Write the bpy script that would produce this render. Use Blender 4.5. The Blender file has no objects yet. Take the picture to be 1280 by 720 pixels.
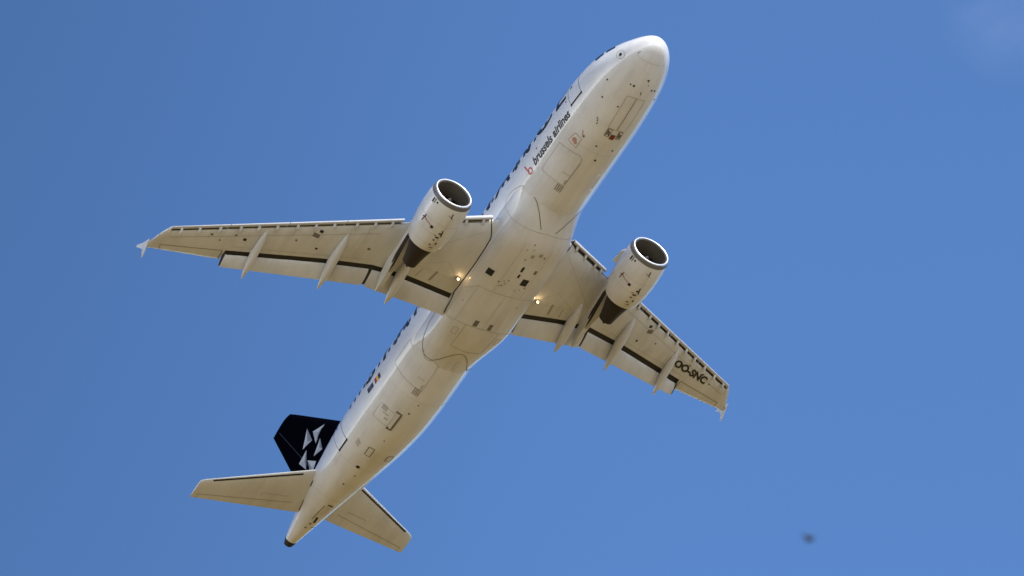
import bpy, bmesh, math, random
import numpy as np
from mathutils import Vector, Matrix
R = math.radians
random.seed(7)
scene = bpy.context.scene
COL = scene.collection

# ------------------------------------------------------------------ camera, sky, sun, exposure
ELEV = R(32.0)                                   # the photographer looks up by 32 degrees
cam_d = bpy.data.cameras.new('camera')
cam_d.sensor_width = 36.0
cam_d.lens = 8968.8 * 36.0 / 1280.0
cam_d.clip_start = 0.5
cam_d.clip_end = 200000.0
cam_d.dof.use_dof = True
cam_d.dof.focus_distance = 356.0
cam_d.dof.aperture_fstop = 2.8
cam = bpy.data.objects.new('camera', cam_d)
cam.location = (0, 0, 1.7)
cam.rotation_euler = (R(90) + ELEV, 0, 0)
COL.objects.link(cam)
scene.camera = cam

SUN_EL, SUN_AZ = R(52.0), R(140.0)               # azimuth clockwise from the viewing direction (+Y): behind, to the right
world = bpy.data.worlds.new('World')
scene.world = world
world.use_nodes = True
nt = world.node_tree
nt.nodes.clear()
sky = nt.nodes.new('ShaderNodeTexSky')
sky.sky_type = 'NISHITA'
sky.sun_disc = False
sky.sun_elevation = SUN_EL
sky.sun_rotation = SUN_AZ
sky.altitude = 50
sky.air_density = 0.8
sky.dust_density = 0.0
sky.ozone_density = 10.0
bg = nt.nodes.new('ShaderNodeBackground')
wo = nt.nodes.new('ShaderNodeOutputWorld')
tint = nt.nodes.new('ShaderNodeVectorMath'); tint.operation = 'MULTIPLY'; tint.inputs[1].default_value = (0.955, 1.0, 0.995)
nt.links.new(sky.outputs[0], tint.inputs[0]); nt.links.new(tint.outputs[0], bg.inputs[0])
# fill light added as unseen bright haze low behind the viewer, and one faint wisp of cloud ahead
def wnode(t, **k):
    q = nt.nodes.new(t)
    for a, b_ in k.items(): setattr(q, a, b_)
    return q
def wmath(op, a, b_=None):
    q = wnode('ShaderNodeMath', operation=op)
    for i, x in enumerate((a, b_)):
        if x is None: continue
        if isinstance(x, (int, float)): q.inputs[i].default_value = x
        else: nt.links.new(x, q.inputs[i])
    return q.outputs[0]
def wramp(x, a, b_):
    q = wnode('ShaderNodeMapRange', interpolation_type='SMOOTHSTEP')
    nt.links.new(x, q.inputs['Value']); q.inputs['From Min'].default_value = a; q.inputs['From Max'].default_value = b_
    return q.outputs[0]
wtc = wnode('ShaderNodeTexCoord')
def wdot(v):
    q = wnode('ShaderNodeVectorMath', operation='DOT_PRODUCT'); nt.links.new(wtc.outputs['Generated'], q.inputs[0]); q.inputs[1].default_value = v
    return q.outputs['Value']
def wnoise(sc):
    q = wnode('ShaderNodeTexNoise'); q.inputs['Scale'].default_value = sc; q.inputs['Detail'].default_value = 6
    nt.links.new(wtc.outputs['Generated'], q.inputs['Vector']); return q.outputs['Fac']
up_ = wdot((0, 0, 1))
fill_bank = wmath('MULTIPLY', wramp(wdot((-0.30, -0.954, 0)), -0.35, 0.45), wmath('SUBTRACT', 1.0, wramp(up_, 0.05, 0.50)))
fill_bank = wmath('MULTIPLY', fill_bank, wramp(wnoise(3.2), 0.15, 0.55))
low_ = wmath('SUBTRACT', 1.0, wramp(up_, 0.02, 0.16))          # added haze is whitest right above the horizon
fill_bank = wmath('ADD', fill_bank, wmath('MULTIPLY', wmath('MULTIPLY', low_, 0.9), wramp(wdot((-0.30, -0.954, 0)), -0.8, 0.5)))
_x, _y = (1268 - 640) / 8968.8, (4 - 360) / 8968.8
_d = Vector((_x, math.cos(ELEV) + _y * math.sin(ELEV), math.sin(ELEV) - _y * math.cos(ELEV))).normalized()
wisp = wmath('MULTIPLY', wramp(wdot(tuple(_d)), math.cos(R(0.70)), math.cos(R(0.05))), wramp(wnoise(95.0), 0.25, 0.75))
side = wramp(wdot((1, 0, 0)), -0.09, 0.03)          # the sky is a little deeper to the left
nt.links.new(wmath('ADD', 0.108, wmath('MULTIPLY', side, 0.036)), bg.inputs['Strength'])
tot = wmath('ADD', wmath('MULTIPLY', fill_bank, 1.15), wmath('MULTIPLY', wisp, 0.03))
bg2 = wnode('ShaderNodeBackground'); bg2.inputs['Color'].default_value = (1.0, 0.94, 0.82, 1)
nt.links.new(tot, bg2.inputs['Strength'])
wadd = wnode('ShaderNodeAddShader')
nt.links.new(bg.outputs[0], wadd.inputs[0]); nt.links.new(bg2.outputs[0], wadd.inputs[1])
nt.links.new(wadd.outputs[0], wo.inputs[0])

sun_d = bpy.data.lights.new('sun', 'SUN')
sun_d.energy = 3.7
sun_d.angle = R(0.5)
sun_d.color = (1.0, 0.95, 0.87)
sun = bpy.data.objects.new('sun', sun_d)
sdir = Vector((math.sin(SUN_AZ) * math.cos(SUN_EL), math.cos(SUN_AZ) * math.cos(SUN_EL), math.sin(SUN_EL)))
sun.rotation_euler = sdir.to_track_quat('Z', 'Y').to_euler()
COL.objects.link(sun)

scene.view_settings.view_transform = 'Standard'
scene.view_settings.look = 'None'
scene.view_settings.exposure = 0.60
scene.view_settings.gamma = 1.0
scene.view_settings.use_curve_mapping = False

# ------------------------------------------------------------------ materials
def mat(name, col, rough=0.4, metal=0.0, coat=0.0, dirt=0.0, dirt_col=(0.25, 0.2, 0.14), scale=0.6, stretch=(0.15, 1, 1)):
    m = bpy.data.materials.new(name)
    m.use_nodes = True
    n = m.node_tree
    b = n.nodes['Principled BSDF']
    b.inputs['Base Color'].default_value = (*col, 1)
    b.inputs['Roughness'].default_value = rough
    b.inputs['Metallic'].default_value = metal
    b.inputs['Coat Weight'].default_value = coat
    b.inputs['Coat Roughness'].default_value = 0.03
    if dirt > 0:
        tc = n.nodes.new('ShaderNodeTexCoord')
        mp = n.nodes.new('ShaderNodeMapping')
        mp.inputs['Scale'].default_value = stretch
        n.links.new(tc.outputs['Object'], mp.inputs['Vector'])
        a = n.nodes.new('ShaderNodeTexNoise')
        a.inputs['Scale'].default_value = scale * 3
        a.inputs['Detail'].default_value = 7
        a.inputs['Roughness'].default_value = 0.65
        n.links.new(mp.outputs[0], a.inputs['Vector'])
        c = n.nodes.new('ShaderNodeTexNoise')
        c.inputs['Scale'].default_value = scale * 0.8
        c.inputs['Detail'].default_value = 3
        n.links.new(tc.outputs['Object'], c.inputs['Vector'])
        mu = n.nodes.new('ShaderNodeMath'); mu.operation = 'MULTIPLY'
        n.links.new(a.outputs['Fac'], mu.inputs[0]); n.links.new(c.outputs['Fac'], mu.inputs[1])
        rp = n.nodes.new('ShaderNodeMapRange')
        rp.inputs['From Min'].default_value = 0.14; rp.inputs['From Max'].default_value = 0.42
        rp.inputs['To Min'].default_value = 0.0; rp.inputs['To Max'].default_value = dirt
        n.links.new(mu.outputs[0], rp.inputs['Value'])
        mx = n.nodes.new('ShaderNodeMix'); mx.data_type = 'RGBA'
        mx.inputs['A'].default_value = (*col, 1); mx.inputs['B'].default_value = (*dirt_col, 1)
        n.links.new(rp.outputs[0], mx.inputs['Factor'])
        n.links.new(mx.outputs['Result'], b.inputs['Base Color'])
        ad = n.nodes.new('ShaderNodeMath'); ad.operation = 'MULTIPLY_ADD'
        ad.inputs[1].default_value = 0.5; ad.inputs[2].default_value = rough
        n.links.new(rp.outputs[0], ad.inputs[0]); n.links.new(ad.outputs[0], b.inputs['Roughness'])
    return m

WHITE = mat('white_paint', (0.77, 0.77, 0.765), 0.32, coat=1.0, dirt=0.34, dirt_col=(0.34, 0.30, 0.24), scale=0.8, stretch=(0.10, 1, 1))
BELLY = mat('belly_paint', (0.74, 0.735, 0.72), 0.32, coat=1.0, dirt=0.36, dirt_col=(0.30, 0.25, 0.18))
WING = mat('wing_grey_paint', (0.70, 0.70, 0.685), 0.42, coat=0.2, dirt=0.36, dirt_col=(0.26, 0.23, 0.18), stretch=(0.2, 1, 1))
TAILP = mat('tailplane_grey_paint', (0.70, 0.70, 0.685), 0.42, coat=0.2, dirt=0.28)
FAIR = mat('fairing_paint', (0.66, 0.66, 0.65), 0.4, coat=0.15, dirt=0.15)
COWL = mat('cowl_paint', (0.76, 0.76, 0.75), 0.32, coat=0.8, dirt=0.36, dirt_col=(0.3, 0.26, 0.2))
ALU = mat('polished_aluminium', (0.64, 0.64, 0.64), 0.42, metal=1.0)
DALU = mat('dull_aluminium', (0.16, 0.155, 0.145), 0.5, metal=0.3)
NOSEL = mat('nose_primer_shade_light', (0.24, 0.23, 0.205), 0.7)  # starboard copy of the nose primer, lightened for how light falls there
NOSEM = mat('nose_primer_shade_dark', (0.10, 0.094, 0.08), 0.7)  # port copy of the same primer, shade behind the slat put into its colour
NAVY = mat('navy_black_paint', (0.0016, 0.0018, 0.0042), 0.9)
NAVY.node_tree.nodes['Principled BSDF'].inputs['Specular IOR Level'].default_value = 0.0
BLACK = mat('black_marking', (0.008, 0.008, 0.011), 0.45)
GREYL = mat('panel_line_grey', (0.16, 0.145, 0.12), 0.6)
SOFTL = mat('faint_seam_grey', (0.36, 0.34, 0.30), 0.6)
PLAC = mat('placard_print_grey', (0.27, 0.25, 0.215), 0.6)
DARK = mat('dark_recess_and_shade', (0.022, 0.020, 0.017), 0.8)
COVE = mat('flap_cove_dark_primer', (0.03, 0.028, 0.022), 0.75)
GLASS = mat('dark_window_glass', (0.012, 0.014, 0.02), 0.08)
HOT = mat('heat_stained_metal', (0.034, 0.026, 0.02), 0.5, metal=0.4, dirt=0.5, dirt_col=(0.02, 0.014, 0.010), scale=1.2)
SLATM = mat('slat_grey_paint', (0.52, 0.52, 0.515), 0.45)
SHIELD = mat('bare_titanium_strip', (0.42, 0.40, 0.36), 0.45, metal=0.2)
INLET = mat('inlet_liner_grey', (0.115, 0.10, 0.08), 0.32)
FANM = mat('fan_blade_titanium', (0.035, 0.034, 0.034), 0.4, metal=0.6)
RED = mat('red_marking', (0.30, 0.035, 0.03), 0.5)
BRIGHTRED = mat('bright_red_marking', (0.55, 0.05, 0.045), 0.5)
PINK = mat('pale_red_marking', (0.46, 0.27, 0.20), 0.5)
YELL = mat('yellow_marking', (0.75, 0.42, 0.03), 0.5)
BLUE = mat('blue_marking', (0.006, 0.012, 0.09), 0.5)
KITE1 = mat('silver_marking_light', (0.44, 0.45, 0.47), 0.5)
KITE2 = mat('silver_marking_mid', (0.16, 0.17, 0.20), 0.45)
SPECKM = mat('dust_speck_dark', (0.025, 0.028, 0.038), 0.8)
LENS = bpy.data.materials.new('lamp_lens'); LENS.use_nodes = True
_b = LENS.node_tree.nodes['Principled BSDF']
_b.inputs['Base Color'].default_value = (0.9, 0.85, 0.7, 1)
_b.inputs['Emission Color'].default_value = (1.0, 0.72, 0.38, 1)
_b.inputs['Emission Strength'].default_value = 4.0

# ground: dry grass, bare soil and pale concrete in large patches
GROUND = bpy.data.materials.new('dry_airfield_ground'); GROUND.use_nodes = True
n = GROUND.node_tree; b = n.nodes['Principled BSDF']; b.inputs['Roughness'].default_value = 0.95
tc = n.nodes.new('ShaderNodeTexCoord')
n1 = n.nodes.new('ShaderNodeTexNoise'); n1.inputs['Scale'].default_value = 0.006; n1.inputs['Detail'].default_value = 8
n2 = n.nodes.new('ShaderNodeTexNoise'); n2.inputs['Scale'].default_value = 0.35; n2.inputs['Detail'].default_value = 10
n.links.new(tc.outputs['Object'], n1.inputs['Vector']); n.links.new(tc.outputs['Object'], n2.inputs['Vector'])
r1 = n.nodes.new('ShaderNodeValToRGB')
r1.color_ramp.elements[0].position = 0.38; r1.color_ramp.elements[0].color = (0.192, 0.127, 0.036, 1)
r1.color_ramp.elements[1].position = 0.62; r1.color_ramp.elements[1].color = (0.163, 0.110, 0.030, 1)
r2 = n.nodes.new('ShaderNodeValToRGB')
r2.color_ramp.elements[0].position = 0.3; r2.color_ramp.elements[0].color = (0.80, 0.80, 0.78, 1)
r2.color_ramp.elements[1].position = 0.7; r2.color_ramp.elements[1].color = (1.12, 1.10, 1.06, 1)
n.links.new(n1.outputs['Fac'], r1.inputs[0]); n.links.new(n2.outputs['Fac'], r2.inputs[0])
mx = n.nodes.new('ShaderNodeMix'); mx.data_type = 'RGBA'; mx.blend_type = 'MULTIPLY'; mx.inputs['Factor'].default_value = 1
n.links.new(r1.outputs[0], mx.inputs['A']); n.links.new(r2.outputs[0], mx.inputs['B'])
n.links.new(mx.outputs['Result'], b.inputs['Base Color'])

# ------------------------------------------------------------------ helpers
def V(st, y, z):
    """station aft of the nose, starboard, up -> local axes of the airliner (forward, port, up)"""
    return Vector((-(st - 17.0), -y, z))

class MB:
    def __init__(self):
        self.v, self.f, self.m = [], [], []
    def vert(self, p):
        self.v.append(tuple(p)); return len(self.v) - 1
    def face(self, idx, mi=0):
        self.f.append(tuple(idx)); self.m.append(mi)
    def poly(self, pts, mi=0):
        self.face([self.vert(p) for p in pts], mi)
    def loft(self, loops, closed=True, cap=(False, False), mi=0, mfun=None):
        ids = [[self.vert(p) for p in lp] for lp in loops]
        nn = len(ids[0])
        for a in range(len(ids) - 1):
            for k in range(nn if closed else nn - 1):
                k2 = (k + 1) % nn
                self.face((ids[a][k], ids[a][k2], ids[a + 1][k2], ids[a + 1][k]), mfun(a, k) if mfun else mi)
        if cap[0]: self.face(list(reversed(ids[0])), mi)
        if cap[1]: self.face(ids[-1], mi)
    def build(self, name, mats, parent=None, smooth=True, angle=35, normals=True):
        me = bpy.data.meshes.new(name)
        me.from_pydata(self.v, [], self.f)
        for mm in (mats if isinstance(mats, (list, tuple)) else [mats]): me.materials.append(mm)
        me.polygons.foreach_set('material_index', self.m)
        bm = bmesh.new(); bm.from_mesh(me)
        bmesh.ops.remove_doubles(bm, verts=bm.verts, dist=1e-5)
        if normals: bmesh.ops.recalc_face_normals(bm, faces=bm.faces)
        for f in bm.faces: f.smooth = smooth
        if smooth:
            for e in bm.edges:
                if len(e.link_faces) == 2 and e.calc_face_angle(0) > R(angle): e.smooth = False
        bm.to_mesh(me); bm.free()
        o = bpy.data.objects.new(name, me); COL.objects.link(o)
        if parent: o.parent = parent
        return o

def pchip(xs, ys):
    xs = np.array(xs, float); ys = np.array(ys, float); h = np.diff(xs); d = np.diff(ys) / h
    m = np.zeros(len(xs)); m[0] = d[0]; m[-1] = d[-1]
    for i in range(1, len(xs) - 1):
        if d[i - 1] * d[i] > 0:
            w1, w2 = 2 * h[i] + h[i - 1], h[i] + 2 * h[i - 1]
            m[i] = (w1 + w2) / (w1 / d[i - 1] + w2 / d[i])
    def f(x):
        x = min(max(x, xs[0]), xs[-1]); i = int(min(np.searchsorted(xs, x, 'right') - 1, len(xs) - 2))
        t = (x - xs[i]) / h[i]; t2, t3 = t * t, t ** 3
        return float((2*t3 - 3*t2 + 1)*ys[i] + (t3 - 2*t2 + t)*h[i]*m[i] + (-2*t3 + 3*t2)*ys[i+1] + (t3 - t2)*h[i]*m[i+1])
    return f
def lin(pts):
    xs = [p[0] for p in pts]; ys = [p[1] for p in pts]
    return lambda x: float(np.interp(x, xs, ys))
def smst(a, b, x):
    s = min(max((x - a) / (b - a), 0), 1); return s * s * (3 - 2 * s)

# ------------------------------------------------------------------ ground
g = MB(); NG = 64
ring = lambda r: [(r * math.cos(2 * math.pi * k / NG), r * math.sin(2 * math.pi * k / NG), 0) for k in range(NG)]
g.loft([ring(r) for r in (1.0, 60, 400, 2000, 9000, 40000)], cap=(True, False))
go = g.build('ground', GROUND, smooth=False); go['kind'] = 'structure'

# ------------------------------------------------------------------ the airliner: root
root = bpy.data.objects.new('airliner', None); COL.objects.link(root)
root['label'] = 'white twin engine airliner with dark tail fin climbing overhead, seen from below'
root['category'] = 'airliner'
Rc = np.array([[-0.49113022, -0.84674528, -0.20448358], [0.70081589, -0.24467053, -0.67006971], [0.51734726, -0.47239683, 0.71357764]])
tcam = np.array([-1.2579074, -0.56337034, 359.09631915])
W = np.array([[1, 0, 0], [0, math.sin(ELEV), math.cos(ELEV)], [0, -math.cos(ELEV), math.sin(ELEV)]])
A = W @ Rc
loc = np.array(cam.location) + W @ tcam
root.matrix_world = Matrix(((-A[0, 0], -A[0, 1], A[0, 2], loc[0]), (-A[1, 0], -A[1, 1], A[1, 2], loc[1]), (-A[2, 0], -A[2, 1], A[2, 2], loc[2]), (0, 0, 0, 1)))

# ------------------------------------------------------------------ fuselage surface
ST = [0, .03, .1, .25, .5, 1, 1.5, 2, 2.5, 3, 3.5, 4, 5, 6, 7, 12, 18, 24, 26, 28, 30, 32, 34, 36, 37.2, 37.57]
TW = [.0, .21, .38, .60, .84, 1.17, 1.40, 1.575, 1.70, 1.79, 1.85, 1.895, 1.95, 1.972, 1.975, 1.975, 1.975, 1.975, 1.95, 1.83, 1.60, 1.30, .96, .58, .34, .27]
TT = [-.50, -.32, -.17, .0, .20, .52, .84, 1.12, 1.38, 1.60, 1.76, 1.88, 2.01, 2.055, 2.07, 2.07, 2.07, 2.07, 2.07, 2.07, 2.05, 1.97, 1.82, 1.52, 1.26, 1.17]
TB = [-.50, -.70, -.84, -1.02, -1.2, -1.44, -1.6, -1.73, -1.83, -1.9, -1.96, -2.0, -2.05, -2.07, -2.07, -2.07, -2.07, -2.07, -1.98, -1.68, -1.20, -.68, -.14, .36, .64, .72]
SQ = [math.sqrt(s) for s in ST]
fw, ft, fb = pchip(SQ, TW), pchip(SQ, TT), pchip(SQ, TB)
def section(st):
    q = math.sqrt(max(st, 0)); w, a, b = fw(q), ft(q), fb(q)
    return max(w, 1e-4), (a + b) / 2, max((a - b) / 2, 1e-4)
def se_radius(ph):
    lo, hi = 0.3, 4.0
    for _ in range(40):
        s = (lo + hi) / 2; y, z = abs(s * math.sin(ph)), -s * math.cos(ph)
        if z < -.95: I = (y / 2.06) ** 3.0 + ((-.95 - z) / 1.5) ** 3.0
        else: I = (y / 2.06) ** 2.5 + ((z + .95) / .85) ** 2.5
        if I < 1: lo = s
        else: hi = s
    return lo
_sec = {}
def radius(st, ph, fairing=True):
    w, c, h = section(st)
    rf = 1 / math.sqrt((math.sin(ph) / w) ** 2 + (math.cos(ph) / h) ** 2)
    if fairing:
        r2 = fair_radius(st, ph, rf)
        return max(rf, r2), c
    return rf, c
def fair_radius(st, ph, rf):
    k = smst(10.2, 13.2, st) * (1 - smst(18.4, 22.3, st))
    if k <= 0 or abs(ph) > R(100): return rf - .05
    key = round(ph, 4)
    if key not in _sec: _sec[key] = se_radius(ph)
    return rf + k * (_sec[key] - rf) - .02
def S(st, phd, fairing=True, lift=0.0):
    """point on the body skin at station st and angle phd (degrees from straight down, starboard positive)"""
    ph = R(phd); r, c = radius(st, ph, fairing)
    r += lift
    return V(st, r * math.sin(ph), c - r * math.cos(ph))
def Sn(st, phd, lift, fairing=True):
    e = .04; p = S(st, phd, fairing)
    t1 = S(st + e, phd, fairing) - S(st - e, phd, fairing); t2 = S(st, phd + 1.2, fairing) - S(st, phd - 1.2, fairing)
    nrm = t1.cross(t2).normalized()
    c = V(st, 0, section(st)[1])
    if nrm.dot(p - c) < 0: nrm = -nrm
    return p + nrm * lift, nrm

NA = 112
mb = MB()
sts = [0.004, .015, .03, .06, .1, .16, .25, .36, .5, .7, .9, 1.15, 1.4, 1.7, 2.0, 2.3, 2.6, 3, 3.4, 3.8, 4.3, 4.9, 5.5, 6.2, 7, 9, 11, 13, 15, 17, 19, 21, 22.5, 24] + [24.5 + .5 * i for i in range(26)] + [37.2]
loops = [[S(s, 360.0 * k / NA - 180, False) for k in range(NA)] for s in sts]
mb.loft(loops, cap=(True, True))
fus = mb.build('fuselage', WHITE, root)

# generic marks lying on a surface
def grid_patch(mb, f, a0, a1, b0, b1, na, nb, mi=0):
    ids = [[mb.vert(f(a0 + (a1 - a0) * i / na, b0 + (b1 - b0) * j / nb)) for j in range(nb + 1)] for i in range(na + 1)]
    for i in range(na):
        for j in range(nb): mb.face((ids[i][j], ids[i + 1][j], ids[i + 1][j + 1], ids[i][j + 1]), mi)
def quad_patch(mb, q, n=4, mi=0, lift=.008):
    """q: four corners (station, angle) in order"""
    def f(u, v):
        a = [q[0][i] * (1 - u) + q[1][i] * u for i in (0, 1)]; c = [q[3][i] * (1 - u) + q[2][i] * u for i in (0, 1)]
        s, p = a[0] * (1 - v) + c[0] * v, a[1] * (1 - v) + c[1] * v
        return Sn(s, p, lift)[0]
    grid_patch(mb, f, 0, 1, 0, 1, n, n, mi)
def smooth_line(pts, k=8):
    out = []
    for i in range(len(pts) - 1):
        p0, p1, p2, p3 = pts[max(i - 1, 0)], pts[i], pts[i + 1], pts[min(i + 2, len(pts) - 1)]
        for j in range(k):
            t = j / k
            out.append(tuple(0.5 * (2 * p1[d] + (p2[d] - p0[d]) * t + (2*p0[d] - 5*p1[d] + 4*p2[d] - p3[d]) * t*t + (3*p1[d] - p0[d] - 3*p2[d] + p3[d]) * t**3) for d in (0, 1)))
    out.append(pts[-1]); return out
def ribbon(mb, pts, width, mi=0, lift=.009, smooth=False, step=.15):
    if smooth: pts = smooth_line(pts)
    P = []
    for i in range(len(pts) - 1):
        d = (S(*pts[i]) - S(*pts[i + 1])).length; k = max(1, int(d / step))
        for j in range(k): P.append(tuple(pts[i][q] + (pts[i + 1][q] - pts[i][q]) * j / k for q in (0, 1)))
    P.append(pts[-1])
    pos = [Sn(s, p, lift) for s, p in P]; ids = []
    for i in range(len(pos)):
        t = pos[min(i + 1, len(pos) - 1)][0] - pos[max(i - 1, 0)][0]
        side = t.cross(pos[i][1]).normalized() * width / 2
        ids.append((mb.vert(pos[i][0] + side), mb.vert(pos[i][0] - side)))
    for i in range(len(ids) - 1): mb.face((ids[i][0], ids[i][1], ids[i + 1][1], ids[i + 1][0]), mi)
def rect(mb, s0, s1, p0, p1, w, mi=0, lift=.009):
    ribbon(mb, [(s0, p0), (s1, p0), (s1, p1), (s0, p1), (s0, p0)], w, mi, lift)
def dot(mb, st, ph, r, mi=0, lift=.01):
    c, nrm = Sn(st, ph, lift); a = nrm.orthogonal().normalized(); b_ = nrm.cross(a)
    mb.poly([c + a * r * math.cos(k * math.pi / 5) + b_ * r * math.sin(k * math.pi / 5) for k in range(10)], mi)

def text_polys(body, size, shear=0.0, weight=0.0, spacing=1.0, cell=None):
    """flat text outline filled, cut into cells so that it can follow a curved skin; returns verts, faces"""
    cu = bpy.data.curves.new('text', 'FONT')
    cu.body = body; cu.size = size; cu.shear = shear; cu.offset = weight; cu.space_character = spacing; cu.resolution_u = 4
    o = bpy.data.objects.new('text', cu); COL.objects.link(o)
    bpy.context.view_layer.update()
    me = bpy.data.meshes.new_from_object(o.evaluated_get(bpy.context.evaluated_depsgraph_get()))
    bpy.data.objects.remove(o); bpy.data.curves.remove(cu)
    bm = bmesh.new(); bm.from_mesh(me); bpy.data.meshes.remove(me)
    bmesh.ops.remove_doubles(bm, verts=bm.verts, dist=1e-5)
    if cell:
        xs = [v.co.x for v in bm.verts]; ys = [v.co.y for v in bm.verts]
        for ax, lo, hi in ((0, min(xs), max(xs)), (1, min(ys), max(ys))):
            k = lo + cell
            while k < hi:
                no = (1, 0, 0) if ax == 0 else (0, 1, 0); co = (k, 0, 0) if ax == 0 else (0, k, 0)
                bmesh.ops.bisect_plane(bm, geom=bm.verts[:] + bm.edges[:] + bm.faces[:], plane_co=co, plane_no=no, dist=1e-6)
                k += cell
    bm.verts.index_update()
    vs = [tuple(v.co) for v in bm.verts]; fs = [[v.index for v in f.verts] for f in bm.faces]; bm.free()
    return vs, fs
def lay_text(mb, body, size, fn, mi=0, **kw):
    vs, fs = text_polys(body, size, **kw)
    base = len(mb.v)
    for v in vs: mb.vert(fn(v[0], v[1]))
    for f in fs: mb.face([base + i for i in f], mi)
    return min(v[0] for v in vs), max(v[0] for v in vs)
def text_width(body, size, **kw):
    vs, _ = text_polys(body, size, **kw)
    return min(v[0] for v in vs), max(v[0] for v in vs)

# belly fairing
mb = MB(); PH = [-99.5 + 199 * k / 110 for k in range(111)]
fl = []
for i in range(76):
    s = 10.0 + 12.5 * i / 75
    fl.append([])
    for p in PH:
        ph = R(p); w, c, h = section(s)
        rf = 1 / math.sqrt((math.sin(ph) / w) ** 2 + (math.cos(ph) / h) ** 2); r = fair_radius(s, ph, rf)
        fl[-1].append(V(s, r * math.sin(ph), c - r * math.cos(ph)))
mb.loft(fl, closed=False)
belly = mb.build('belly_fairing', BELLY, root)

# cockpit windows
for sgn in (1, -1):
    for q in ([(1.74, 113.5), (2.32, 114.5), (2.42, 129), (1.95, 136)], [(2.46, 114), (3.00, 111.5), (3.15, 123), (2.58, 127.5)], [(1.72, 123), (1.98, 147), (2.2, 176), (1.62, 176)]):
        m_ = MB(); quad_patch(m_, [(s, sgn * p) for s, p in q], 6)
        m_.build('cockpit_window', GLASS, fus)
# cabin windows
for sgn in (1, -1):
    k = 0
    while True:
        s = 7.02 + .533 * k; k += 1
        if s > 28.0: break
        m_ = MB(); w, c, h = section(s); pc = 110.4; dp = 5.0
        pts = []
        for j in range(12):
            a = 2 * math.pi * j / 12; ca, sa = math.cos(a), math.sin(a)
            pts.append((s + .12 * math.copysign(abs(ca) ** .6, ca), sgn * (pc + dp * math.copysign(abs(sa) ** .6, sa))))
        m_.poly([Sn(a_, b_, .009)[0] for a_, b_ in pts])
        m_.build('cabin_window', GLASS, fus)

# doors
def door(name, s0, s1, p0, p1, sgn, sill=.09, line=.03, mats=None):
    m_ = MB()
    quad_patch(m_, [(s0, sgn * p0), (s1, sgn * p0), (s1, sgn * p1), (s0, sgn * p1)], 8, 0, .006)
    rect(m_, s0, s1, sgn * p0, sgn * p1, line, 1, .010)
    if sill:
        ribbon(m_, [(s0, sgn * p0), (s1, sgn * p0)], sill, 2, .012)
        dot(m_, s0 + .02, sgn * p0, sill * .75, 2, .013); dot(m_, s1 - .02, sgn * p0, sill * .75, 2, .013)
    return m_.build(name, mats or [WHITE, GREYL, DARK], fus)
for sgn in (1, -1):
    door('passenger_door', 4.40, 5.34, 79.5, 133, sgn)
    d_ = door('passenger_door', 28.93, 29.86, 66, 121, sgn)
    for s in (5.05, 29.5):
        m_ = MB(); dot(m_, s, sgn * 110.5, .10); m_.build('door_window', GLASS, fus)
# cargo doors on the starboard side
m_ = MB(); quad_patch(m_, [(7.18, 58.5), (7.14, 18), (8.98, 18), (8.98, 58.5)], 8, 0, .005)
ribbon(m_, [(8.98, 58), (7.18, 58.5)], .02, 1); ribbon(m_, [(7.18, 58.5), (7.02, 24)], .025, 1); ribbon(m_, [(7.02, 24), (7.15, 18), (7.4, 16.5)], .02, 1); ribbon(m_, [(7.4, 16.5), (8.95, 18)], .024, 2); ribbon(m_, [(8.98, 18), (8.98, 58)], .02, 1)
m_.build('cargo_door', [WHITE, SOFTL, GREYL], fus)
m_ = MB(); quad_patch(m_, [(21.68, 76), (21.68, 18), (23.5, 18), (23.4, 76)], 8, 0, .005)
ribbon(m_, [(21.68, 76), (23.3, 76)], .022, 2); ribbon(m_, [(21.68, 76), (21.85, 66), (21.85, 60)], .016, 1); ribbon(m_, [(21.62, 24), (21.75, 17), (22.1, 16)], .018, 1); ribbon(m_, [(23.35, 75.5), (23.5, 31), (23.5, 16)], .018, 2); ribbon(m_, [(22.1, 16), (23.5, 16)], .016, 1)
m_.build('cargo_door', [WHITE, SOFTL, GREYL], fus)
m_ = MB(); rect(m_, 25.5, 26.45, 27, 55, .018, 0)
m_.f and None
ribbon(m_, [(25.36, 28.5), (25.38, 19.5), (26.55, 19.5), (26.55, 27)], .11, 1, .012)
m_.build('bulk_door', [SOFTL, GREYL], fus)
# placard blocks of tiny print near the doors
for s, p, w_, h_, mi in ((9.22, 21.5, .42, 9, 1), (8.32, 24, .05, 10, 0), (8.75, 19.5, .25, 2, 0), (23.72, 21.5, .42, 9, 1), (22.9, 26.5, .05, 10, 0), (23.3, 19.5, .25, 2, 0), (25.6, 45, .3, 8, 0), (25.85, 39, .07, 8, 1), (26.1, 35, .1, 5, 0)):
    m_ = MB()
    for j in range(4):
        pp = p - h_ / 2 + h_ * j / 3.2
        quad_patch(m_, [(s - w_ / 2, pp), (s + w_ / 2, pp), (s + w_ / 2, pp + h_ / 6), (s - w_ / 2, pp + h_ / 6)], 1, 0, .009)
    m_.build('placard', PLAC if mi else SOFTL, fus)
# access hatch with the pale red mark ahead of the forward cargo door
m_ = MB()
hq = [(6.13, 47), (6.70, 50), (6.78, 34.5), (6.18, 34.5)]
ribbon(m_, hq + [hq[0]], .028, 0); dot(m_, 6.46, 42.5, .13, 0); dot(m_, 6.56, 39.5, .09, 0); quad_patch(m_, [(5.72, 40), (5.98, 36), (6.02, 37), (5.75, 41)], 1, 0)
quad_patch(m_, [(5.93, 33.5), (6.05, 33.5), (6.05, 36), (5.93, 36)], 1, 1)
m_.build('access_hatch', [PINK, GREYL], fus)
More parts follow.
